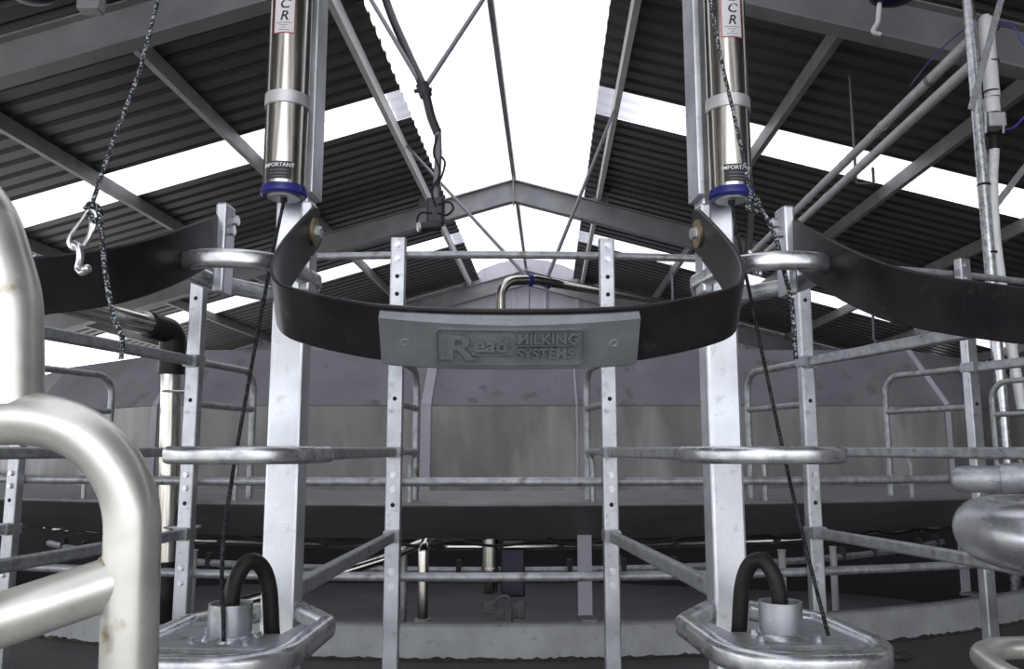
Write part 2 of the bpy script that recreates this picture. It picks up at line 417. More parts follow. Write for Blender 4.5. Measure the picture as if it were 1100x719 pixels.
# ================================================================== CAROUSEL PLATFORM
pl = thing('rotary_platform', 'grey rotary milking platform deck with pale stained inner kerb', 'platform', (CEN.x, CEN.y, 0))
MB().arc_sweep([(4.17, .74), (6.0, .74), (6.0, DECK), (4.17, DECK)], 0, 360, 144).build('deck', M['deck'], pl)
MB().arc_sweep([(4.17, DECK - .02), (4.235, DECK - .02), (4.225, 1.005), (4.215, 1.012), (4.18, 1.012), (4.17, 1.0)], 0, 360, 144).build('kerb', M['kerb'], pl)
_vs = []; _fs = []; _rn = random.Random(3)
for i in range(601):                      # uneven bead of dried muck along the foot of the kerb
    dg = -60 + 122 * i / 600; h = .004 + .009 * _rn.random() ** 2
    _vs += [rt(dg, 4.20, DECK - .004), rt(dg, 4.252, DECK + .001), rt(dg, 4.240, DECK + h), rt(dg, 4.20, DECK + h)]
for i in range(600):
    for q in range(4): _fs.append((i * 4 + q, i * 4 + (q + 1) % 4, i * 4 + 4 + (q + 1) % 4, i * 4 + 4 + q))
MB().add(_vs, _fs, True).build('muck_bead', M['dirt'], pl)
MB().arc_sweep([(5.97, .0), (6.02, .0), (6.02, .745), (5.97, .745)], 0, 360, 96).build('skirt', M['beam'], pl)
MB().arc_sweep([(4.18, .0), (4.24, .0), (4.24, .745), (4.18, .745)], 0, 360, 96).build('inner_skirt', M['shade_and_fittings'], pl)

ci = thing('centre_island', 'grey fixed concrete floor inside the carousel ring', 'concrete floor', (CEN.x, CEN.y, 0))
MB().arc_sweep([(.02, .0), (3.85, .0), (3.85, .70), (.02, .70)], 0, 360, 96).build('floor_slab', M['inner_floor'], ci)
_pp = [(-3.2, 5.4), (-1.5, 5.75), (.6, 5.75), (2.1, 5.36), (2.8, 4.72), (3.3, 5.6), (2.4, 9.3), (-2.6, 9.3), (-3.4, 6.4)]  # outline of an added black block standing in for shade over the inner floor
_np = len(_pp); MB().add([Vector((x, y, z)) for z in (.70, 1.20) for x, y in _pp], [tuple(range(_np)), tuple(range(_np, 2 * _np))] + [(i, (i + 1) % _np, (i + 1) % _np + _np, i + _np) for i in range(_np)]).build('shade_block', M['shade_and_fittings'], ci)

# inner ring beam carrying the head end of the stalls
rb = thing('inner_ring_beam', 'long dark grey curved beam with pale top lip across the middle', 'beam', (CEN.x, CEN.y, 1.0))
MB().arc_sweep([(4.05, 1.290), (4.10, 1.285), (4.462, 1.4195), (4.42, 1.4195)], 0, 360, 120).build('beam_face', M['beam'], rb)
MB().arc_sweep([(3.88, 1.42), (4.466, 1.42), (4.470, 1.424), (4.470, 1.430), (4.466, 1.434), (3.88, 1.442)], 0, 360, 120).build('top_shelf', M['lip'], rb)
for dg in (-40, -18.6, 5.1, 28.5, 50):
    a = R_(dg); ax = (Vector((math.cos(a), math.sin(a), 0)), Vector((math.sin(a), -math.cos(a), 0)), UP)
    c = rt(dg, 4.075, 1.2)
    MB().box(rt(dg, 4.13, 1.155), (.050, .010, .29), ax).build('hanger_strap', M['strip'], rb)
    MB().box(rt(dg, 4.165, 1.018), (.056, .09, .012), ax).build('strap_foot', M['lip'], rb)

# ------------------------------------------------------------------ centre shroud of panels
sh = thing('centre_shroud', 'stained grey panel surround with sloping upper half behind the stalls', 'panel wall', (0, 4.5, 1.25))
ZB, ZF, ZT, OFF = 1.22, 1.835, 2.16, .23
poly = [(-4.2, 6.6), (-3.2, 5.45), (-1.91, 4.4), (2.33, 4.4), (3.40, 5.25), (3.8, 6.3)]
poly = [Vector((x, y, 0)) for x, y in poly]
def inset(i):
    a = poly[i - 1] if i else None; b = poly[i]; c = poly[i + 1] if i < len(poly) - 1 else None
    ns = []
    for p, q in ((a, b), (b, c)):
        if p is None or q is None: continue
        d = (q - p).normalized(); ns.append(Vector((-d.y, d.x, 0)))
    n = sum(ns, Vector()); n.normalize()
    return b + n * (OFF / n.dot(ns[0]))
top = [inset(i) for i in range(len(poly))]
def panel(a0, b0, za, a1, b1, zb, name, material, th_=.03):
    n = (b0 - a0).cross(UP).normalized()
    q = [Vector((*p.xy, z)) for p, z in ((a0, za), (b0, za), (b1, zb), (a1, zb))]
    g_ = (q[1] - q[0]).normalized() * .004
    q = [q[0] + g_, q[1] - g_, q[2] - g_, q[3] + g_]
    nn = (q[1] - q[0]).cross(q[3] - q[0]).normalized() * th_
    if nn.y < 0: nn = -nn
    MB().add(q + [p + nn for p in q], [(0, 1, 2, 3), (4, 7, 6, 5), (0, 4, 5, 1), (1, 5, 6, 2), (2, 6, 7, 3), (3, 7, 4, 0)]).build(name, material, sh)
splits = {2: [0, (1.91 - .46) / 4.24, (1.91 + .347) / 4.24, 1]}
for i in range(len(poly) - 1):
    fr = splits.get(i, [0, 1])
    for f0, f1 in zip(fr, fr[1:]):
        a0 = poly[i].lerp(poly[i + 1], f0); b0 = poly[i].lerp(poly[i + 1], f1)
        a1 = top[i].lerp(top[i + 1], f0); b1 = top[i].lerp(top[i + 1], f1)
        panel(a0, b0, ZB, a0, b0, ZF - .004, 'lower_panel', M['panel_low'])
        panel(a0, b0, ZF, a1, b1, ZT, 'upper_panel', M['panel_up'])
def strip(a, z0, b, z1, wdt, name='joint_strip'):
    p = Vector((a.x, a.y - .006, z0)); q = Vector((b.x, b.y - .006, z1))
    MB().sweep([p, q], rrect(wdt, .010, .003), up=Vector((0, -1, .01)), smooth=False).build(name, M['strip'], sh)
for f, wdt in (((1.91 - .46) / 4.24, .055), ((1.91 + .347) / 4.24, .014)):
    a = poly[2].lerp(poly[3], f); b = top[2].lerp(top[3], f)
    strip(a, ZB, a, ZF, wdt); strip(a, ZF, b, ZT, wdt)
for i in (2, 3):
    strip(poly[i], ZB, poly[i], ZF, .03, 'corner_strip'); strip(poly[i], ZF, top[i], ZT, .03, 'corner_strip')

# ------------------------------------------------------------------ ring rails
def ring_rail(z, r, rad, label, a0=-34, a1=36):
    n = 60; path = [rt(a0 + (a1 - a0) * i / n, r, z) for i in range(n + 1)]
    return tag(MB().tube(path, rad, 12).build('ring_rail', M['galv_dull'], origin=rt(DL, r, z)), label, 'rail', 'curved rails behind the drilled uprights')
ring_rail(2.1786, R_UP - .042, .0115, 'topmost curved galvanised rail behind the drilled uprights, above the logo strap')
ring_rail(1.5072, R_UP - .042, .0130, 'middle curved galvanised rail behind the uprights, in front of the pale beam lip')
ring_rail(1.2401, R_UP - .042, .0130, 'lowest curved galvanised rail behind the uprights, above the pale kerb')

# ------------------------------------------------------------------ stall dividers
BOLT_Z = (2.2, 2.158, 1.527, 1.488, 1.261, 1.220); HOLE_Z = (2.105, 2.052, 1.745, 1.444)
def hexbolt(mb, c, n, r=.008, h=.006):
    n = Vector(n).normalized(); a = n.orthogonal().normalized(); b = n.cross(a)
    mb.lathe(Vector(c), n, [(r * 1.25, 0), (r * 1.25, h * .25), (.0001, h * .25)], 14, False)
    base = [Vector(c) + n * h * .2 + (a * math.cos(i * math.pi / 3) + b * math.sin(i * math.pi / 3)) * r for i in range(6)]
    tp = [p + n * h for p in base]
    mb.add(base + tp, [(i, (i + 1) % 6, (i + 1) % 6 + 6, i + 6) for i in range(6)] + [tuple(range(6, 12))])
    return mb
def divider(k, label):
    d = th(k); t = thing('stall_divider', label, 'stall divider', rt(d, R_UP, DECK), 'stall dividers of the carousel')
    a = R_(d); T = Vector((math.cos(a), math.sin(a), 0)); O = Vector((math.sin(a), -math.cos(a), 0))
    MB().sweep([rt(d, R_UP - .012, DECK), rt(d, R_UP - .012, 2.222)], rrect(.044, .03, .005), up=O, smooth=False).build('upright', M['galv_up'], t)
    up = t.children[0] if t.children else None
    up = [c for c in sc.collection.objects if c.parent == t][0]
    WORLD[up.name] = WORLD[t.name]
    def sub(mb, name, mt): return mb.build(name, mt, up)
    for z in BOLT_Z: sub(hexbolt(MB(), rt(d, R_UP + .003, z), O), 'bolt', M['bolt'])
    for z in HOLE_Z: sub(MB().lathe(rt(d, R_UP + .0022, z), O, [(.0065, 0), (.0065, .0015), (.0001, .0015)], 14, False), 'bolt_hole', M['hole'])
    for z, nm, (wd, hh) in ((1.862, 'upper_rail', (.022, .030)), (1.592, 'middle_rail', (.022, .026)), (1.357, 'lower_rail', (.022, .030))):
        MB().sweep([rt(d, R_UP - .0, z), rt(d, R_OUT - .045, z)], rrect(wd, hh, .006), up=UP, smooth=False).build(nm, M['galv_dull'], t)
        MB().sweep([rt(d, R_UP - .03, z), rt(d, R_UP + .02, z)], rrect(.046, hh + .006, .006), up=UP, smooth=False).build('rail_socket', M['galv_dull'], t)
    path = fillet([rt(d, R_UP - .02, 1.862), rt(d, 4.36, 1.862), rt(d, 4.36, 1.43)], .07, 7)
    MB().tube(path, .0115, 10).build('inner_loop', M['galv_dull'], t)
    for z in (1.735, 1.592): MB().cyl(rt(d, R_UP - .02, z), rt(d, 4.362, z), .0105, 10).build('loop_bar', M['galv_dull'], t)
    MB().tube(fillet([rt(d, 4.37, 1.58), rt(d, 4.455, 1.58), rt(d, 4.455, 1.432)], .04, 5), .008, 8).build('loop_leg', M['galv_dull'], t)
    return t
divider(-3.5, 'stall divider beyond the left frame edge, farthest to the left')
divider(-2.5, 'leftmost drilled upright and rails, behind the big bright bent tube')
divider(-1.5, 'drilled upright and rails beside the tall stainless pipe with black elbow')
divider(-.5, 'drilled upright and rails left of the logo plate centre')
divider(.5, 'drilled upright and rails right of the logo plate centre')
divider(1.5, 'drilled upright and rails just right of the right cup remover post')
divider(2.5, 'drilled upright and rails near the right edge, behind the big tube bend')
divider(3.5, 'rounded loop bars at the extreme right edge, beyond the last upright')

# ------------------------------------------------------------------ outer bail posts
def bail_post(k, label, hose_side, full=True):
    d = th(k); t = thing('bail_post', label, 'post', fp(d, 0, -.025, DECK), 'outer posts of the carousel')
    a = R_(d); T = Vector((math.cos(a), math.sin(a), 0)); O = Vector((math.sin(a), -math.cos(a), 0))
    ax = (T, O, UP); L = lambda tt, o, z: fp(d, tt, o, z)
    MB().box(L(0, -.025, (DECK + 2.9) / 2), (.057, .05, 2.9 - DECK), ax).build('post_tube', M['galv'], t, bevel=.005)
    MB().box(L(0, 0, DECK + .006), (.16, .14, .012), ax).build('base_plate', M['galv'], t)
    s = 1 if k < 0 else -1
    MB().box(L(s * .0345, -.012, 2.47), (.012, .062, .86), ax).build('mounting_strip', M['galv'], t, bevel=.002)
    # hoops
    for nm, z, hw, fo, rad, cr in (('upper_hoop', 1.868, .082, .256, .0135, .080), ('middle_hoop', 1.592, .100, .262, .0125, .085), ('lower_hoop', 1.333, .108, .335, .0160, .085)):
        c = (.024 if k > 0 else -.024) if nm == 'upper_hoop' else 0
        pts = [L(.028, -.03, z), L(hw + c * .5, .085, z), L(hw + c, fo, z), L(-hw + c, fo, z), L(-hw + c * .5, .085, z), L(-.028, -.03, z)]
        path = fillet(pts, [0, .03, cr, cr, .03, 0], 8)
        pr = rrect(rad * 1.7, rad * 2, rad * .62, 4)
        MB().sweep(path, pr, up=UP).build(nm, M['galv_tube'], t)
    # hose plate with socket
    zt = 1.339
    pts = [(-.098, .085), (-.02, .085), (.020, .165), (.062, .165), (.070, .10), (.098, .10), (.094, .255), (-.094, .255)]
    if hose_side < 0: pts = [(-x, y) for x, y in reversed(pts)]
    vs = [L(x, y, z) for z in (zt - .008, zt) for x, y in pts]; n = len(pts)
    hp = MB().add(vs, [tuple(range(n)), tuple(range(n, 2 * n))] + [(i, (i + 1) % n, (i + 1) % n + n, i + n) for i in range(n)]).build('hose_plate', M['galv_dull'], t, bevel=.001)
    for x, y in ((-hose_side * .045, .16), (-.040, .225), (.038, .232), (hose_side * .035, .183)):
        hexbolt(MB(), L(x, y, zt), UP, .006, .006).build('plate_bolt', M['bolt'], hp)
    sx = 0.0
    MB().lathe(L(sx, .197, zt), UP, [(.030, 0), (.030, .048), (.0265, .048), (.0255, .002)], 28).build('hose_socket', M['galv_up'], t)
    MB().lathe(L(sx, .197, zt), UP, [(.037, 0), (.033, .006), (.0303, .007)], 28).build('weld_bead', M['bolt'], t)
    # brackets that hold the straps
    for sd in (-1, 1):
        br = MB().box(L(sd * .068, .118, 1.915), (.018, .040, .145), ax).build('strap_bracket', M['galv_up'], t, bevel=.004)
        for zz, oo in ((1.945, .122), (1.965, .108)):
            hexbolt(MB(), L(sd * .063, oo, zz), -sd * T, .0085, .010).build('bracket_nut', M['bolt'], br)
    return t
bail_post(-.5, 'left tall galvanised post carrying the left cup remover cylinder and hoops', 1)
bail_post(-1.5, 'tall galvanised post just beyond the left edge of the view', 1)
bail_post(1.5, 'tall galvanised post just beyond the right edge of the view', -1)
bail_post(.5, 'right tall galvanised post carrying the right cup remover cylinder and hoops', -1)

# ------------------------------------------------------------------ rump straps
HALF = [(.308, .085), (.311, .12), (.316, .18), (.318, .24), (.315, .29), (.304, .335), (.283, .368), (.245, .390), (.200, .407), (.150, .421), (.075, .429), (0, .431)]
prof = spline([Vector((x, y, 0)) for x, y in HALF], 5)
full = [Vector((-p.x, p.y, 0)) for p in prof] + [p for p in reversed(prof[:-1])]
O0 = .112
class Strap:
    def __init__(s, tilt, z0):
        s.tilt = R_(tilt); s.g = Vector((0, math.sin(s.tilt), math.cos(s.tilt)))
        s.q = [Vector((p.x, p.y, z0 - math.tan(s.tilt) * (p.y - O0))) for p in full]; n = len(s.q); c = n // 2
        T = [(s.q[min(i + 1, n - 1)] - s.q[max(i - 1, 0)]).normalized() for i in range(n)]
        sg = 1 if T[c].cross(s.g).y > 0 else -1
        s.n = [t.cross(s.g).normalized() * sg for t in T]
        acc = [0]
        for i in range(1, n): acc.append(acc[-1] + (s.q[i] - s.q[i - 1]).length)
        s.a = [x - acc[c] for x in acc]
    def at(s, d):
        for i in range(len(s.a) - 1):
            if s.a[i] <= d <= s.a[i + 1] or i == len(s.a) - 2:
                f = (d - s.a[i]) / (s.a[i + 1] - s.a[i]); return s.q[i].lerp(s.q[i + 1], f), s.n[i].lerp(s.n[i + 1], f).normalized()
def rump_strap(k, label, logo, tilt=34.2, z0=1.945):
    SP = Strap(tilt, z0); SQ, SN, SG = SP.q, SP.n, SP.g
    d = th(k); Fm = frame(d); t = thing('rump_strap', label, 'strap', Fm @ Vector((0, .3, 1.83)), 'black curved straps of the stalls')
    hw = .0366; TH = .007; n = len(SQ); vs = []; fs = []; K = 8
    for i in range(n):
        e = min(i, n - 1 - i) / 4.0; e = 1 if e >= 1 else math.sqrt(max(0, 1 - (1 - e) ** 2)) * .32 + .68
        e *= .93 + .07 * min(1, min(i, n - 1 - i) / 14)
        for wd, off in ((-hw * e + .002, 0), (hw * e - .002, 0), (hw * e, -.002), (hw * e, -TH + .002), (hw * e - .002, -TH), (-hw * e + .002, -TH), (-hw * e, -TH + .002), (-hw * e, -.002)):
            vs.append(Fm @ (SQ[i] + SG * wd + SN[i] * off))
    for i in range(n - 1):
        for q in range(K): fs.append((i * K + q, i * K + (q + 1) % K, (i + 1) * K + (q + 1) % K, (i + 1) * K + q))
    fs += [tuple(range(K)), tuple(range((n - 1) * K, n * K))]
    MB().add(vs, fs, False).build('strap_belt', M['band'], t)
    for ob in [o for o in sc.collection.objects if o.parent == t]:
        for p in ob.data.polygons: p.use_smooth = len(p.vertices) == 4
        try: ob.data.set_sharp_from_angle(angle=R_(40))
        except Exception: pass
    for sd, i in ((-1, 5), (1, n - 6)):
        nn = (Fm.to_3x3() @ SN[i]); c = Fm @ (SQ[i] - SN[i] * TH)
        wsh = MB().lathe(c, -nn, [(.0225, 0), (.0225, .004), (.0001, .004)], 26, False).build('washer', M['bronze'], t)
        hexbolt(MB(), c - nn * .003, -nn, .009, .008).build('bolt', M['bolt'], wsh)
        # slots near the ends
        jj = 17 if sd < 0 else n - 18
        MB().lathe(Fm @ (SQ[jj] - SG * .008), Fm.to_3x3() @ SN[jj], [(.0042, 0), (.0042, .0008), (.0001, .0008)], 12, False).build('strap_hole', M['hole'], t)
    if logo:
        logo_plate(Fm, t, SP)
    return t
def logo_plate(Fm, t, SP):
    S0 = .151; hh = .0342; cz = -.0030; TH = .009; KX = 1.07
    def at(s, wd, off):
        q, nv = SP.at(s); return Fm @ (q + SP.g * (wd + cz) + nv * off)
    # body: face flat, top chamfer deeper towards the ends
    NS = 28; vs = []; K = 7
    for i in range(NS + 1):
        s = -S0 + 2 * S0 * i / NS; e = abs(s) / S0; ch = .006 + .004 * (1 - e)
        low = -hh + .0015 * (1 if i in (0, NS) else 0)
        pr = [(low, .0005), (low, TH - .002), (low + .002, TH), (hh - ch, TH), (hh - .001, TH * .45), (hh, TH * .35), (hh, .0005)]
        vs += [at(s, wd, off) for wd, off in pr]
    fs = [tuple(range(K)), tuple(range(NS * K, NS * K + K))]
    for i in range(NS):
        for q in range(K): fs.append((i * K + q, i * K + (q + 1) % K, (i + 1) * K + (q + 1) % K, (i + 1) * K + q))
    pb = MB().add(vs, fs).build('logo_plate', M['plate'], t)
    pb['label'] = 'cast grey maker plate with raised lettering'
    for s in (-.121, .121):
        q, nv = SP.at(s)
        MB().lathe(at(s, -.001, TH), Fm.to_3x3() @ nv, [(.0055, .0006), (.0042, .001), (.0030, -.001), (.0001, -.001)], 16).build('plate_screw', M['galv_dull'], pb)
    def emb(vs2, fs2, name, h=.0040):
        vs2 = [Vector((v.x * KX, v.y * KX, v.z)) for v in vs2]
        zs = [v.z for v in vs2]; zmin, zmax = min(zs), max(zs)
        pts = [at(v.x, v.y, TH - .0004 + (h + .0004) * ((v.z - zmin) / (zmax - zmin) if zmax > zmin else 1)) for v in vs2]
        return MB().add(pts, fs2).build(name, M['plate'], pb)
    # raised rounded frame
    x0, x1, y0, y1, r, wv = -.079, .080, -.0235, .0185, .006, .0014
    out = []
    for sx, sy, a0 in ((1, 1, 0), (0, 1, 90), (0, 0, 180), (1, 0, 270)):
        cx = x1 - r if sx else x0 + r; cy = y1 - r if sy else y0 + r
        nx = 6
        for j in range(nx + 1):
            a = R_(a0 + 90 * j / nx); out.append((cx + math.cos(a) * r, cy + math.sin(a) * r, math.cos(a), math.sin(a)))
    dense = []
    for i in range(len(out)):
        a, b = out[i], out[(i + 1) % len(out)]
        m_ = max(1, int(math.hypot(a[0] - b[0], a[1] - b[1]) / .008))
        for j in range(m_):
            f = j / m_; dense.append([a[q] + (b[q] - a[q]) * f for q in range(4)])
    vs = []; fs = []; n = len(dense)
    for x, y, nx, ny in dense:
        for w_, z in ((-wv, 0), (-wv * .4, 1), (wv * .4, 1), (wv, 0)): vs.append(Vector((x + nx * w_, y + ny * w_, z)))
    for i in range(n):
        for q in range(3): fs.append((i * 4 + q, i * 4 + q + 1, ((i + 1) % n) * 4 + q + 1, ((i + 1) % n) * 4 + q))
    emb(vs, fs, 'raised_border')
    def word(body, size, x, y, shear=0, sx=1.0, off=0.0, align='LEFT', space=1.0, name='raised_lettering'):
        vs2, fs2 = text_geo(body, size, .001, shear, align, space, off)
        emb([Vector((v.x * sx + x, v.y + y, v.z)) for v in vs2], fs2, name)
    # big R: block letter with its swept leg
    word('R', .0400, -.0715, -.0165, .10, 1.30, .0010)
    word('ead', .0245, -.0395, -.0075, .12, 1.06, .0007)
    word('MILKING', .0172, .0075, .0020, 0, .98, .0004)
    word('SYSTEMS', .0172, .0075, -.0155, 0, .93, .0004)
    def bar(xa, ya, xb, yb, hgt):
        vs2 = []; N_ = 10
        for i in range(N_ + 1):
            f = i / N_; x = xa + (xb - xa) * f; y = ya + (yb - ya) * f
            vs2 += [Vector((x, y - hgt / 2, 0)), Vector((x, y - hgt * .35, 1)), Vector((x, y + hgt * .35, 1)), Vector((x, y + hgt / 2, 0))]
        fs2 = []
        for i in range(N_):
            for q in range(3): fs2.append((i * 4 + q, i * 4 + q + 1, i * 4 + q + 5, i * 4 + q + 4))
        emb(vs2, fs2, 'raised_rule')
    bar(-.041, -.0115, .003, -.0105, .0018); bar(.0065, -.0003, .073, .0003, .0014)
    bar(-.0755, -.0172, -.060, -.0172, .0022); bar(-.049, -.0172, -.034, -.0172, .0022)
rump_strap(0, 'black curved strap with grey maker plate between the two posts', True)
rump_strap(-1, 'black curved strap running off to the left behind the hanging hook', False, 25.5, 1.937)
rump_strap(1, 'black curved strap running off to the right edge', False, 29.3, 1.935)

# ------------------------------------------------------------------ cup remover cylinders
def cup_remover(k, label, toff):
    d = th(k); O = Vector((math.sin(R_(d)), -math.cos(R_(d)), 0)); L = lambda tt, o, z: fp(d, tt + toff, o, z)
    co = .050; r = .0355; zb = 2.035
    t = thing('cup_remover', label, 'cylinder', L(0, co, zb - .012), 'cup remover cylinders on the posts')
    MB().lathe(L(0, co, zb), UP, [(.0001, 0), (r, 0), (r, .78), (r * .95, .80), (.0001, .80)], 48).build('cylinder_body', M['stainless'], t)
    MB().lathe(L(0, co, zb - .014), UP, [(.027, .001), (.035, 0), (.0385, .004), (.0385, .012), (.0365, .0165)], 40).build('end_cap', M['blue'], t)
    MB().lathe(L(0, co, zb - .016), UP, [(.0001, 0), (.027, 0), (.027, .004)], 30).build('cap_insert', M['stainless_band'], t)
    MB().lathe(L(0, co, zb - .022), UP, [(.0001, 0), (.006, 0), (.006, .008)], 14).build('cord_grommet', M['rubber'], t)
    for zc in (2.176, 2.62):
        MB().lathe(L(0, co, zc), UP, [(r + .0002, 0), (r + .0022, .0005), (r + .0022, .0215), (r + .0002, .022)], 48).build('clamp_band', M['stainless_band'], t)
    # curved labels
    def cyl_pt(x, z, off): 
        an = x / r; return L(r_off(off) * math.sin(an), co + r_off(off) * math.cos(an), z)
    def r_off(off): return r + off
    def lab(xa, xb, za, zb_, off, name, mt, par, n=14):
        vs = []; fs = []
        for i in range(n + 1):
            x = xa + (xb - xa) * i / n
            vs += [cyl_pt(x, za, off), cyl_pt(x, zb_, off), cyl_pt(x, zb_, off - .0003), cyl_pt(x, za, off - .0003)]
        for i in range(n):
            for q in range(4): fs.append((i * 4 + q, i * 4 + (q + 1) % 4, (i + 1) * 4 + (q + 1) % 4, (i + 1) * 4 + q))
        fs += [(0, 1, 2, 3), (n * 4, n * 4 + 1, n * 4 + 2, n * 4 + 3)]
        return MB().add(vs, fs).build(name, mt, par)
    def word(body, size, xc, z, off, mt, par, shear=0, name='lettering', bold=0.0):
        vs, fs = text_geo(body, size, .0001, shear, 'CENTER', 1.0, bold)
        MB().add([cyl_pt(v.x + xc, v.y + z, off + (.0002 if v.z > 0 else 0)) for v in vs], fs).build(name, mt, par)
    zl = 2.298
    rd = lab(-.0185, .0185, zl, zl + .096, .0005, 'maker_label', M['label_red'], t)
    lab(-.0168, .0168, zl + .0017, zl + .0943, .0008, 'label_face', M['label'], rd)
    for i, ch in enumerate('RCE'):
        word(ch, .0238, .0, zl + .0235 + i * .0215, .0010, M['ink'], rd, .22, 'label_letter', .0004)
    for i, ww in enumerate((.026, .014, .007, .018)):
        lab(-ww / 2, ww / 2, zl + .0180 - i * .0042, zl + .0192 - i * .0042, .0010, 'fine_print_line', M['grime'], rd, 6)
    bk = lab(-.0225, .0225, zb + .008, zb + .038, .0005, 'warning_label', M['ink'], t)
    word('IMPORTANT', .0095, 0, zb + .0285, .0007, M['white_ink'], bk, 0, 'label_word', .0001)
    for i, ww in enumerate((.028, .030, .024)):
        lab(-ww / 2, ww / 2, zb + .0225 - i * .0055, zb + .0235 - i * .0055, .0007, 'fine_print_line', M['grime'], bk, 6)
    return L(0, co, zb - .02)
cl = cup_remover(-.5, 'stainless cup remover cylinder with blue cap on the left post', .002)
cr_ = cup_remover(.5, 'stainless cup remover cylinder with blue cap on the right post, crossed by a rope', .006)

# cords, ropes, hooks
def cord(path, r, name, label, cat, mt, group=None, seg=8, n=10):
    return tag(MB().tube(spline(path, n), r, seg).build(name, mt), label, cat, group)
cord([cl, fp(th(-.5), -.005, .10, 1.85), fp(th(-.5), -.012, .20, 1.5), fp(th(-.5), .010, .243, 1.345)], .0030, 'pull_cord',
     'thin black cord from left cup remover down to its hose plate', 'cord', M['cord'], 'pull cords of the cup removers')
cord([cr_, fp(th(.5), .012, .10, 1.85), fp(th(.5), .035, .17, 1.55), fp(th(.5), .054, .228, 1.345)], .0030, 'pull_cord',
     'thin black cord from right cup remover down to its hose plate', 'cord', M['cord'], 'pull cords of the cup removers')
def hose(k, s, label):
    d = th(k); L = lambda tt, o, z: fp(d, tt, o, z)
    p = spline([L(0, .197, 1.36), L(0, .197, 1.385), L(s * .004, .193, 1.418), L(s * .016, .180, 1.441), L(s * .030, .165, 1.432), L(s * .039, .155, 1.40), L(s * .043, .148, 1.34), L(s * .044, .142, 1.315)], 6)
    tag(MB().tube(p, .0115, 14).build('milk_hose', M['rubber']), label, 'hose', 'black milk hoses looping out of sockets')
hose(-.5, 1, 'thick black rubber hose arching out of the left metal socket')
hose(.5, -1, 'thick black rubber hose arching out of the right metal socket')

YL = .93
rp = [P(262, -330, YL + .25), P(178, -30, YL + .12), P(150, 75, YL + .08), P(122, 150, YL + .04), P(98, 222, YL)]
tl = [P(98, 222, YL), P(107, 232, YL), P(113, 290, YL), P(122, 340, YL), P(131, 362, YL), P(130, 386, YL)]
lr = thing('braided_rope', 'black flecked rope on the left, knotted to a hook with a loose tail', 'rope', P(98, 222, YL))
MB().tube(spline(rp, 10), .0026, 8).build('rope_line', M['rope'], lr)
MB().tube(spline(tl, 8), .0030, 8).build('rope_tail', M['rope'], lr)
MB().tube(spline([P(92, 224, YL), P(98, 219, YL - .006), P(106, 224, YL), P(108, 233, YL + .004), P(101, 237, YL - .004), P(95, 230, YL)], 6), .0034, 8).build('rope_knot', M['rope'], lr)
hk = thing('snap_hook', 'silver snap hook hanging from the left rope over the black strap', 'hook', P(86, 290, YL))
MB().tube(spline([P(97, 222, YL), P(88, 236, YL), P(76, 252, YL), P(74, 262, YL), P(80, 268, YL), P(90, 262, YL), P(100, 248, YL), P(103, 232, YL), P(97, 222, YL)], 6), .0022, 8).build('carabiner', M['chrome'], hk)
MB().tube(spline([P(100, 236, YL), P(97, 252, YL), P(90, 264, YL)], 5), .0036, 8).build('carabiner_gate', M['chrome'], hk)
MB().tube(spline([P(80, 262, YL), P(85, 266, YL - .004), P(86, 278, YL - .004), P(84, 288, YL - .002), P(88, 293, YL - .006), P(93, 290, YL - .008)], 6), .0040, 10, scales=None).build('hook_shank', M['chrome'], hk)
MB().ico(P(93, 289, YL - .008), .0055, 2).build('hook_tip', M['chrome'], hk)

YR = 1.17
rr = thing('braided_rope', 'black flecked rope on the right crossing the cylinder, with a loose tail', 'rope', P(808, 215, YR))
MB().tube(spline([P(735, -260, YR + .1), P(760, -30, YR), P(772, 50, YR), P(791, 135, YR), P(808, 215, YR)], 10), .0030, 8).build('rope_line', M['rope'], rr)
MB().tube(spline([P(808, 215, YR), P(818, 226, YR), P(832, 252, YR), P(842, 290, YR), P(851, 330, YR), P(855, 386, YR)], 8), .0034, 8).build('rope_tail', M['rope'], rr)
MB().tube(spline([P(803, 216, YR), P(809, 211, YR - .006), P(815, 218, YR), P(812, 227, YR + .004), P(804, 224, YR - .005), P(805, 215, YR)], 6), .0040, 8).build('rope_knot', M['rope'], rr)
hk = thing('snap_hook', 'silver hook on a black strap tied to the right rope', 'hook', P(812, 296, YR))
MB().sweep([P(808, 217, YR), P(806, 250, YR), P(803, 274, YR)], rrect(.0095, .004, .0015), up=Vector((0, -1, 0)), smooth=False).build('hook_strap', M['rubber'], hk)
MB().tube(spline([P(804, 270, YR - .004), P(809, 276, YR - .004), P(810, 286, YR - .004), P(812, 293, YR - .006), P(817, 295, YR - .008)], 6), .0040, 10).build('hook_shank', M['chrome'], hk)
MB().ico(P(816, 294, YR - .008), .0052, 2).build('hook_tip', M['chrome'], hk)

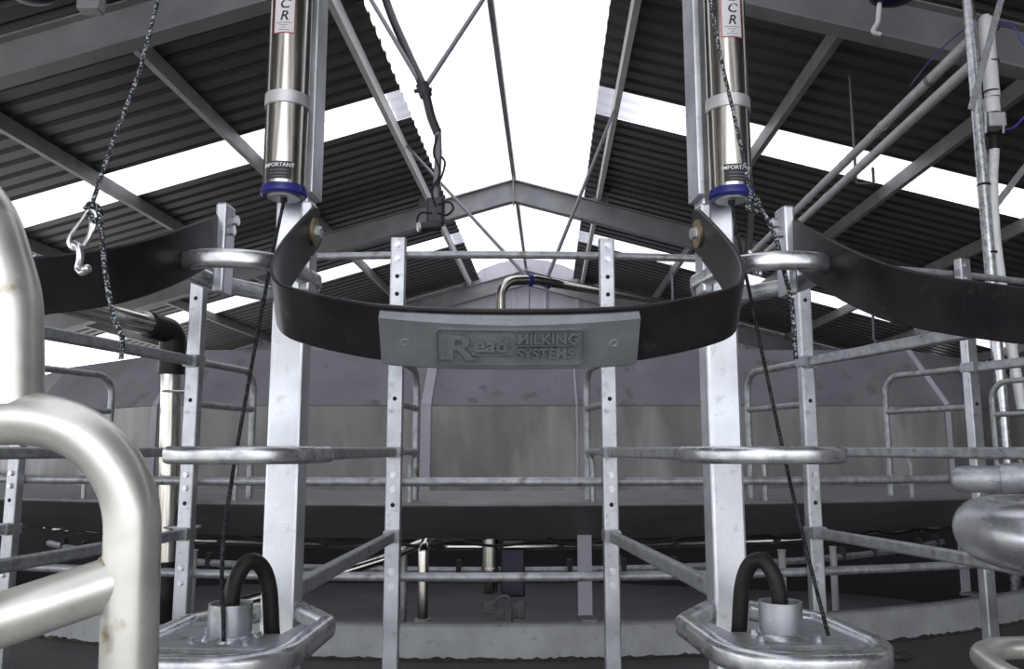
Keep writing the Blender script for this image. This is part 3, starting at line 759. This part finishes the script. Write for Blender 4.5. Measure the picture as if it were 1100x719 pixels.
# ------------------------------------------------------------------ foreground tubes
YF = .64
ft = thing('bent_tube_gate', 'big bright worn bent tubes close by at the left edge', 'tube gate', P(40, 690, YF))
EX = -.95
q = P(133, 900, YF)
MB().tube(fillet([Vector((EX, YF - .02, P(0, 450, YF).z)), P(146, 450, YF), q, Vector((q.x, q.y, .0))], [0, .088, .3, 0], 18), .0205, 28).build('bent_rail', M['galv_old'], ft)
MB().tube(fillet([Vector((EX, YF, 2.06)), P(-170, 80, YF), P(-60, 175, YF), P(-10, 235, YF), P(14, 320, YF), P(15, 436, YF)], .12, 8), .0215, 28).build('upright_tube', M['galv_old'], ft)
MB().cyl((EX, YF - .015, 0), (EX, YF - .015, 2.3), .026, 24).build('end_post', M['galv_old'], ft)
MB().tube(fillet([Vector((EX, YF - .05, P(0, 722, YF).z)), P(-170, 722, YF - .06), P(20, 660, YF - .03), P(132, 622, YF)], .2, 5), .0195, 28).build('lower_rail', M['galv_old'], ft)
wm = mat('rusty_weld', (.20, .14, .06), .2, .7, (.34, .29, .18), 60, bump=.4, bscale=150)
c = P(118, 626, YF - .002); dr = (P(132, 622, YF) - P(20, 660, YF - .03)).normalized()
MB().lathe(c - dr * .004, dr, [(.0196, 0), (.0208, .003), (.0208, .006), (.0196, .009)], 28).build('weld_seam', wm, ft)

fr = thing('tube_hoop', 'big shiny horizontal tube bend close by at the right edge', 'tube hoop', P(1070, 620, .52))
zz = CAMZ - .062
def hoopP(u, Y, z): 
    a = (u - 550) / F_PX; return Vector((a * Y * 1.0098, Y, z))
pth = fillet([Vector((.84, .60, zz)), Vector((.80, .49, zz)), Vector((.345, .520, zz)), Vector((.378, .70, zz)), Vector((.80, .74, zz)), Vector((.84, .62, zz))], [0, .06, .085, .085, .06, 0], 12)
MB().cyl((.84, .61, 0), (.84, .61, 1.66), .026, 24).build('stand_post', M['galv_tube'], fr)
MB().tube(pth, .0245, 30).build('hoop_bend', M['galv_tube'], fr)
fr2 = thing('capped_rail', 'grey rail end with sleeve above the big right tube bend', 'rail', P(1060, 515, .95))
p0, p1, p2 = P(1021, 515, .95), P(1078, 515, .93), P(1240, 508, .86)
ax_ = (p1 - p0).normalized()
MB().lathe(p0, ax_, [(.0001, 0), (.009, .001), (.0135, .006), (.0150, .013), (.0150, (p1 - p0).length)], 24).build('rail_tube', M['galv_dull'], fr2)
MB().tube([p1 - ax_ * .002, p2], .0172, 24).build('rail_sleeve', M['galv_dull'], fr2)
fr3 = thing('tube_hoop', 'pale tube hoop seen from above in the bottom right corner', 'tube hoop', P(1080, 715, 1.0))
zz = 1.318
MB().cyl((1.10, 1.09, 0), (1.10, 1.09, 1.36), .022, 20).build('stand_post', M['galv_old'], fr3)
q = [Vector((1.10, 1.10, zz)), Vector((1.06, 1.26, zz)), Vector((.655, 1.22, zz)), Vector((.600, 1.0, zz)), Vector((.80, .93, zz)), Vector((1.06, .95, zz)), Vector((1.10, 1.08, zz))]
MB().tube(fillet(q, [0, .05, .09, .10, .05, .05, 0], 10), .0155, 18).build('hoop_bend', M['galv_old'], fr3)

# ------------------------------------------------------------------ stainless milk pipe at the left
mp = thing('milk_pipe', 'tall stainless pipe with black rubber elbow beside the left upright', 'pipe', P(181, 655, 2.58))
e0 = P(184, 362, 2.58)
MB().tube([P(20, 313, 2.02), P(165, 350, 2.50)], .0305, 22).build('sloping_pipe', M['stainless'], mp)
MB().tube(fillet([P(160, 349, 2.485), P(186, 357, 2.575), P(184, 402, 2.58)], .035, 8), .040, 20).build('rubber_elbow', M['rubber'], mp)
MB().tube([P(184, 395, 2.58), P(180, 607, 2.58)], .0300, 22).build('upright_pipe', M['stainless'], mp)
MB().tube(fillet([P(180, 603, 2.58), P(179, 640, 2.58), P(183, 662, 2.62)], .02, 5), .040, 18).build('rubber_boot', M['rubber'], mp)
MB().lathe(P(150, 345.5, 2.45), (P(165, 350, 2.50) - P(20, 313, 2.02)), [(.031, 0), (.036, .002), (.036, .022), (.031, .024)], 22).build('hose_clip', M['stainless_band'], mp)
for v in (421, 566):
    c = P(183, v, 2.58)
    pts = [c + Vector((.09, -.01, 0)), c + Vector((0, -.035, 0)), c + Vector((-.035, 0, 0)), c + Vector((0, .035, 0)), c + Vector((.09, .01, 0))]
    MB().tube(fillet(pts, .03, 5), .004, 8).build('u_bolt', M['bolt'], mp)

# ------------------------------------------------------------------ pipes and gear in the centre under the beam
gp = thing('wash_pipe', 'polished stainless elbows under the beam, left of the drop cylinder', 'pipe', P(450, 672, 3.25))
MB().tube(fillet([P(235, 655, 3.2), P(330, 627, 3.25), P(415, 600, 3.35), P(470, 577, 3.5), P(520, 572, 3.6)], .1, 6), .020, 16).build('sloping_pipe', M['stainless'], gp)
MB().tube(fillet([P(475, 576, 3.5), P(455, 584, 3.3), P(454, 676, 3.3)], .04, 6), .022, 16).build('drop_pipe', M['stainless'], gp)
MB().tube([P(434, 590, 3.4), P(433, 676, 3.4)], .014, 12).build('side_pipe', M['galv_dull'], gp)
MB().lathe(P(454, 668, 3.3), UP, [(.0225, 0), (.032, .002), (.032, .012), (.0225, .014)], 18).build('pipe_union', M['stainless_band'], gp)
jr = thing('drop_cylinder', 'stainless drop cylinder with navy box hanging under the beam', 'cylinder', P(530, 640, 3.5))
c = P(526, 637, 3.5)
MB().lathe(c, UP, [(.0001, 0), (.031, 0), (.033, .006), (.033, .085), (.037, .09), (.037, .10), (.033, .105), (.033, .30), (.0001, .30)], 22).build('cylinder_body', M['stainless'], jr)
MB().box(P(551, 611, 3.55), (.10, .09, .22)).build('control_box', M['navy'], jr, bevel=.008)
for (u, v, a, b) in ((527, 653, .05, .05), (537, 660, .045, .04), (553, 656, .035, .06), (560, 655, .028, .07)):
    MB().box(P(u, v, 3.48), (a, .05, b)).build('valve_block', M['grime'], jr, bevel=.006)
MB().tube(spline([P(528, 652, 3.45), P(538, 641, 3.42), P(548, 644, 3.42), P(550, 668, 3.45)], 6), .005, 8).build('air_line', M['grime'], jr)

# service ring: thin pipes with clips and looping black cable under the beam
for j, (r, z, rad, mt, lab) in enumerate(((3.72, 1.255, .012, 'strip', 'thin pale service pipe curving just under the beam'),
                                       (3.60, 1.195, .010, 'stainless', 'thin dark service pipe curving below the pale one'),
                                       (3.45, 1.08, .016, 'galv_dull', 'lower service pipe curving above the inner floor'))):
    n = 70; path = [rt(-46 + 94 * i / n, r, z) for i in range(n + 1)]
    sv = thing('service_pipe', lab, 'pipe', rt(0, r, z), 'service pipes under the beam')
    MB().tube(path, rad, 8).build('pipe_run', M[mt], sv)
    for i in range(-11, 12):
        dg = i * 4 + j
        MB().box(rt(dg, r, z + .015), (.022, .04, rad * 2 + .03)).build('pipe_clip', M['shade_and_fittings'], sv)
cb = []
for i in range(141):
    f = i / 140; dg = -44 + 90 * f; cb.append(rt(dg, 3.80, 1.25 - .022 * abs(math.sin(f * 60)) - .004 * math.sin(f * 17)))
tag(MB().tube(cb, .006, 8).build('service_cable', M['rubber']), 'black cable drooping in loops below the curved beam', 'cable')
for i, dg in enumerate((-22, -14, 9, 17, 22, 27)):
    tag(MB().lathe(rt(dg, 3.55, .70), UP, [(.016, 0), (.016, .44), (.020, .45), (.0001, .45)], 12).build('support_stub', M['pvc_grey']),
        ('short pale stub pipe standing on the inner floor, ' + ('farthest left', 'second from left', 'right of the drop cylinder', 'between the right uprights', 'below the right lower rail', 'farthest right')[i]), 'stub pipe', 'stub pipes on the inner floor')

# ------------------------------------------------------------------ centre overhead pipe
cpipe = thing('overhead_pipe', 'stainless pipe bending over at the centre beneath the ridge light', 'pipe', P(538, 400, 7.1))
MB().tube(fillet([P(538, 470, 7.1), P(538, 302, 7.1), P(575, 301, 7.25), P(600, 305, 7.4), P(735, 330, 9.2)], [0, .16, .1, .3, 0], 8), .045, 18).build('pipe_run', M['stainless'], cpipe)
for u, v, y in ((569, 301, 7.22), (588, 303.5, 7.34)):
    c = P(u, v, y)
    MB().lathe(c - Vector((.02, 0, 0)), Vector((1, .45, 0)), [(.046, 0), (.06, .003), (.06, .04), (.046, .043)], 18).build('pipe_clamp', M['blue'], cpipe)
    MB().cyl(c - Vector((0, 0, .05)), P(u - 1, 345, y), .006, 8).build('drop_rod', M['rod'], cpipe)
def rod(a, b, r, label, mt='rod', name='tie_rod', grp='tie rods under the ridge light'):
    return tag(MB().cyl(a, b, r, 10).build(name, M[mt]), label, 'rod', grp)
rod(P(566, 298, 7.2), W(-1.25, 9.9, roofz(1.3) - .02), .017, 'thin tie rod from the overhead pipe up to the left ridge edge')
rod(P(587, 301, 7.34), W(1.30, 8.8, roofz(1.3) - .02), .017, 'thin tie rod from the overhead pipe up to the right ridge edge')

# black drop pole with camera under the ridge
bp = thing('camera_pole', 'black hanging pole with cables and small camera below the ridge light', 'pole', P(462, 245, 3.3))
YP = 3.3
MB().tube(spline([P(352, -230, YP + 1.0), P(380, -130, YP + .65), P(403, -40, YP + .35), P(418, 10, YP + .25), P(437, 55, YP + .12), P(455, 95, YP), P(463, 125, YP), P(470, 143, YP)], 6), .0185, 14, scales=None).build('upper_pole', M['black_pole'], bp)
MB().tube([P(470, 138, YP), P(471, 165, YP), P(468, 215, YP)], .0150, 12).build('lower_pole', M['rod'], bp)
MB().lathe(P(455.5, 97, YP), P(470, 143, YP) - P(437, 55, YP), [(.019, -.03), (.027, -.028), (.027, .028), (.019, .03)], 14).build('pole_clamp', M['black_pole'], bp)
MB().cyl(P(445, 98, YP), P(464, 96, YP), .009, 8).build('clamp_bolt', M['black_pole'], bp)
MB().box(P(468, 228, YP), (.075, .06, .115)).build('junction_box', M['black_pole'], bp, bevel=.012)
MB().lathe(P(451, 244, YP - .04), Vector((1, .3, .15)), [(.0001, 0), (.020, 0), (.022, .01), (.022, .085), (.0001, .09)], 16).build('camera_body', M['black_pole'], bp)
MB().lathe(P(450, 244, YP - .045), Vector((-1, -.35, -.15)), [(.019, -.004), (.019, .006), (.0001, .010)], 16).build('camera_lens', M['stainless_band'], bp)
for q in ([P(470, 145, YP - .03), P(466, 165, YP - .03), P(473, 185, YP - .03), P(464, 205, YP - .03), P(468, 222, YP - .03)],
          [P(474, 168, YP - .03), P(478, 175, YP - .03), P(475, 188, YP - .03), P(469, 200, YP - .03)],
          [P(470, 220, YP - .03), P(482, 217, YP - .03), P(487, 224, YP - .03), P(480, 231, YP - .03), P(470, 229, YP - .03)],
          [P(464, 229, YP - .03), P(452, 229, YP - .03), P(448, 238, YP - .03), P(451, 247, YP - .05)]):
    MB().tube(spline(q, 6), .0045, 8).build('pole_cable', M['rubber'], bp)
rod(P(456, 95, YP), P(535, -25, YP + .3).lerp(P(456, 95, YP), -1.35), .011, 'stay rod leaning right from the clamp of the black pole', grp='stay rods of the black pole')
rod(P(453, 92, YP), P(384, -25, YP + .3).lerp(P(453, 92, YP), -1.25), .010, 'stay rod leaning left from the clamp of the black pole', grp='stay rods of the black pole')

# ------------------------------------------------------------------ right side pipework
YG = 4.55; G = YG / 3.25
gpole = P(1064, 290, YG)
def lz(prof): return [(r * G, h * G) for r, h in prof]
tag(MB().tube([Vector((gpole.x, YG, .70)), Vector((gpole.x, YG, 5.0))], .0225 * G, 18).build('standpipe', M['galv_tube']), 'tall galvanised standpipe at the upper right', 'pipe')
pv = thing('pvc_riser', 'white plastic riser with valve and ribbed hose beside the standpipe', 'pipe', P(1090, 390, YG))
MB().lathe(P(1066, 105, YG), UP, lz([(.030, 0), (.030, .33), (.028, .352), (.018, .366), (.0001, .37)]), 20).build('riser_pipe', M['pvc'], pv)
for v in (20, 32, 68, 100): MB().lathe(P(1064.5, v, YG), UP, lz([(.0305, 0), (.0325, .001), (.0325, .006), (.0305, .007)]), 18).build('hose_clip', M['black_pole'], pv)
MB().lathe(P(1066, 122, YG), UP, lz([(.031, 0), (.031, .060), (.0315, .064)]), 20).build('coupling', M['pvc'], pv)
MB().box(P(1067, 131, YG), (.072 * G, .07 * G, .062 * G)).build('valve_block', M['stainless_band'], pv, bevel=.008)
for du in (-8, 11): MB().cyl(P(1067 + du, 121, YG - .05), P(1067 + du, 143, YG - .05), .005 * G, 8).build('valve_stud', M['bolt'], pv)
MB().lathe(P(1068, 161, YG), UP, lz([(.020, 0), (.024, .01), (.024, .045), (.020, .06)]), 16).build('black_coupling', M['rubber'], pv)
path = spline([P(1068, 160, YG), P(1066.5, 200, YG), P(1069, 250, YG), P(1075, 300, YG), P(1086, 370, YG), P(1098, 440, YG)], 28)
MB().tube(path, .0185 * G, 14, scales=[1 + .12 * (i % 2) for i in range(len(path))]).build('ribbed_hose', M['pvc'], pv)
for v in (200, 273): MB().lathe(P(1057 + (v - 200) * .1, v, YG), UP, lz([(.0235, 0), (.0255, .002), (.0255, .008), (.0235, .01)]), 18).build('tie_band', M['rubber'], pv)
A3 = Vector((math.sin(AX), math.cos(AX), 0))
for i, (u, v, lab) in enumerate(((1046, 40, 'upper of two pale pipes running away under the right roof'), (1044, 70, 'lower of two pale pipes running away under the right roof'))):
    s0 = P(u, v, YG + .12 + .02 * i); s1 = s0 + A3 * 9.0
    t = thing('pale_pipe', lab, 'pipe', s0, 'pair of pale pipes under the right roof')
    MB().tube([s0 - A3 * .03, s1], .025 * G, 16).build('pipe_run', M['pvc_grey'], t)
    for f in ((.55, 1.35, 3.2, 5.2) if i == 0 else (2.6, 5.0)):
        MB().lathe(s0 + A3 * f, A3, lz([(.0252, 0), (.0285, .002), (.0285, .03), (.0252, .032)]), 16).build('pipe_socket', M['pvc_grey' if f != .55 else 'rod'], t)
    if i == 0:
        h0 = s0 + A3 * (YG + .12) * ((1046 - 591) / (905 - 591) - 1)
        MB().cyl(h0 + Vector((.05, 0, -.10)), Vector((h0.x + .05, h0.y, roofz(h0.x + .24) - .08)), .012, 8).build('hanger_rod', M['rod'], t)
        MB().tube(fillet([h0 + Vector((.05, 0, -.10)), h0 + Vector((.05, 0, -.22)), h0 + Vector((.20, 0, -.22)), h0 + Vector((.20, 0, -.08))], .02, 4), .011, 8).build('hanger_hook', M['rod'], t)
tag(MB().sweep([P(1082, -25, 4.3), P(1043, 118, 4.3)], rrect(.036, .008, .002), up=Vector((0, -1, 0)), smooth=False).build('flat_brace', M['galv_dull']), 'slanting flat steel brace in front of the standpipe', 'brace')
tag(MB().sweep([P(1120, 155, 5.2), P(1064, 228, 5.2)], rrect(.040, .010, .002), up=Vector((0, -1, 0)), smooth=False).build('flat_brace', M['galv_dull']), 'slanting flat steel brace to the right of the ribbed hose', 'brace')
for q, lab in (([P(1074, 26, 4.5), P(1088, 28, 4.5), P(1098, 45, 4.5), P(1112, 60, 4.5)], 'thin blue air line curling right from the top of the white riser'),
               ([P(1079, 139, 4.5), P(1090, 136, 4.5), P(1112, 112, 4.5)], 'thin blue air line leaving the valve of the white riser'),
               ([P(978, 92, 6.0), P(1000, 64, 5.3), P(1030, 36, 4.8), P(1046, 28, 4.7)], 'thin blue line strung above the two pale pipes')):
    tag(MB().tube(spline(q, 8), .0055, 8).build('air_line', M['cable_blue']), lab, 'cable', 'thin blue air lines')
# motor or lamp housings at the top edge
def housing(u, v, Y, label, bent):
    t = thing('round_housing', label, 'housing', P(u, v, Y))
    MB().ico(P(u, v - 6, Y), .085, 3, (1.5, 1, .62)).build('housing_shell', M['navy'], t)
    if bent: MB().tube(fillet([P(u - 13, v, Y), P(u - 15, v + 22, Y), P(u - 22, v + 33, Y), P(u - 12, v + 35, Y)], .04, 5), .013, 10).build('drop_spout', M['pvc_grey'], t)
    MB().cyl(P(u, v - 6, Y), P(u, v - 6, Y) + Vector((0, .02, .35)), .014, 10).build('housing_stem', M['rod'], t)
housing(958, 2, 4.2, 'dark blue housing with pale spout at the top right', True)
housing(36, 0, 4.2, 'dark blue housing peeping in at the top left corner', False)
tag(MB().box(P(98, 2, 4.9), (.14, .10, .14)).build('roof_cleat', M['rafter'], bevel=.01), 'short steel cleat on the near roof frame at upper left', 'cleat')

# hanging hook rods on the far right
tag(MB().tube(fillet([P(935, 288, 12.4), P(939, 365, 12.4), P(943, 368, 12.35)], .03, 4), .020, 8).build('hook_rod', M['rod']), 'thin hanging hook rod below the right skylight', 'rod')
tag(MB().tube([P(721, 280, 15.2), P(723, 330, 15.2)], .022, 8).build('hook_rod', M['rod']), 'thin hanging rod between right upright and right post', 'rod')

# a clump of muck on the deck
c = rt(19.2, 5.02, DECK + .008)
c = P(966, 706, 2.9); c.z = DECK + .008
tag(MB().ico(c, .036, 3, (1.2, .8, .35), .25).ico(c + Vector((.03, .02, 0)), .02, 2, (1, 1, .5), .2).build('muck_clump', M['dirt']), 'small dark clump of muck on the grey deck', 'muck')
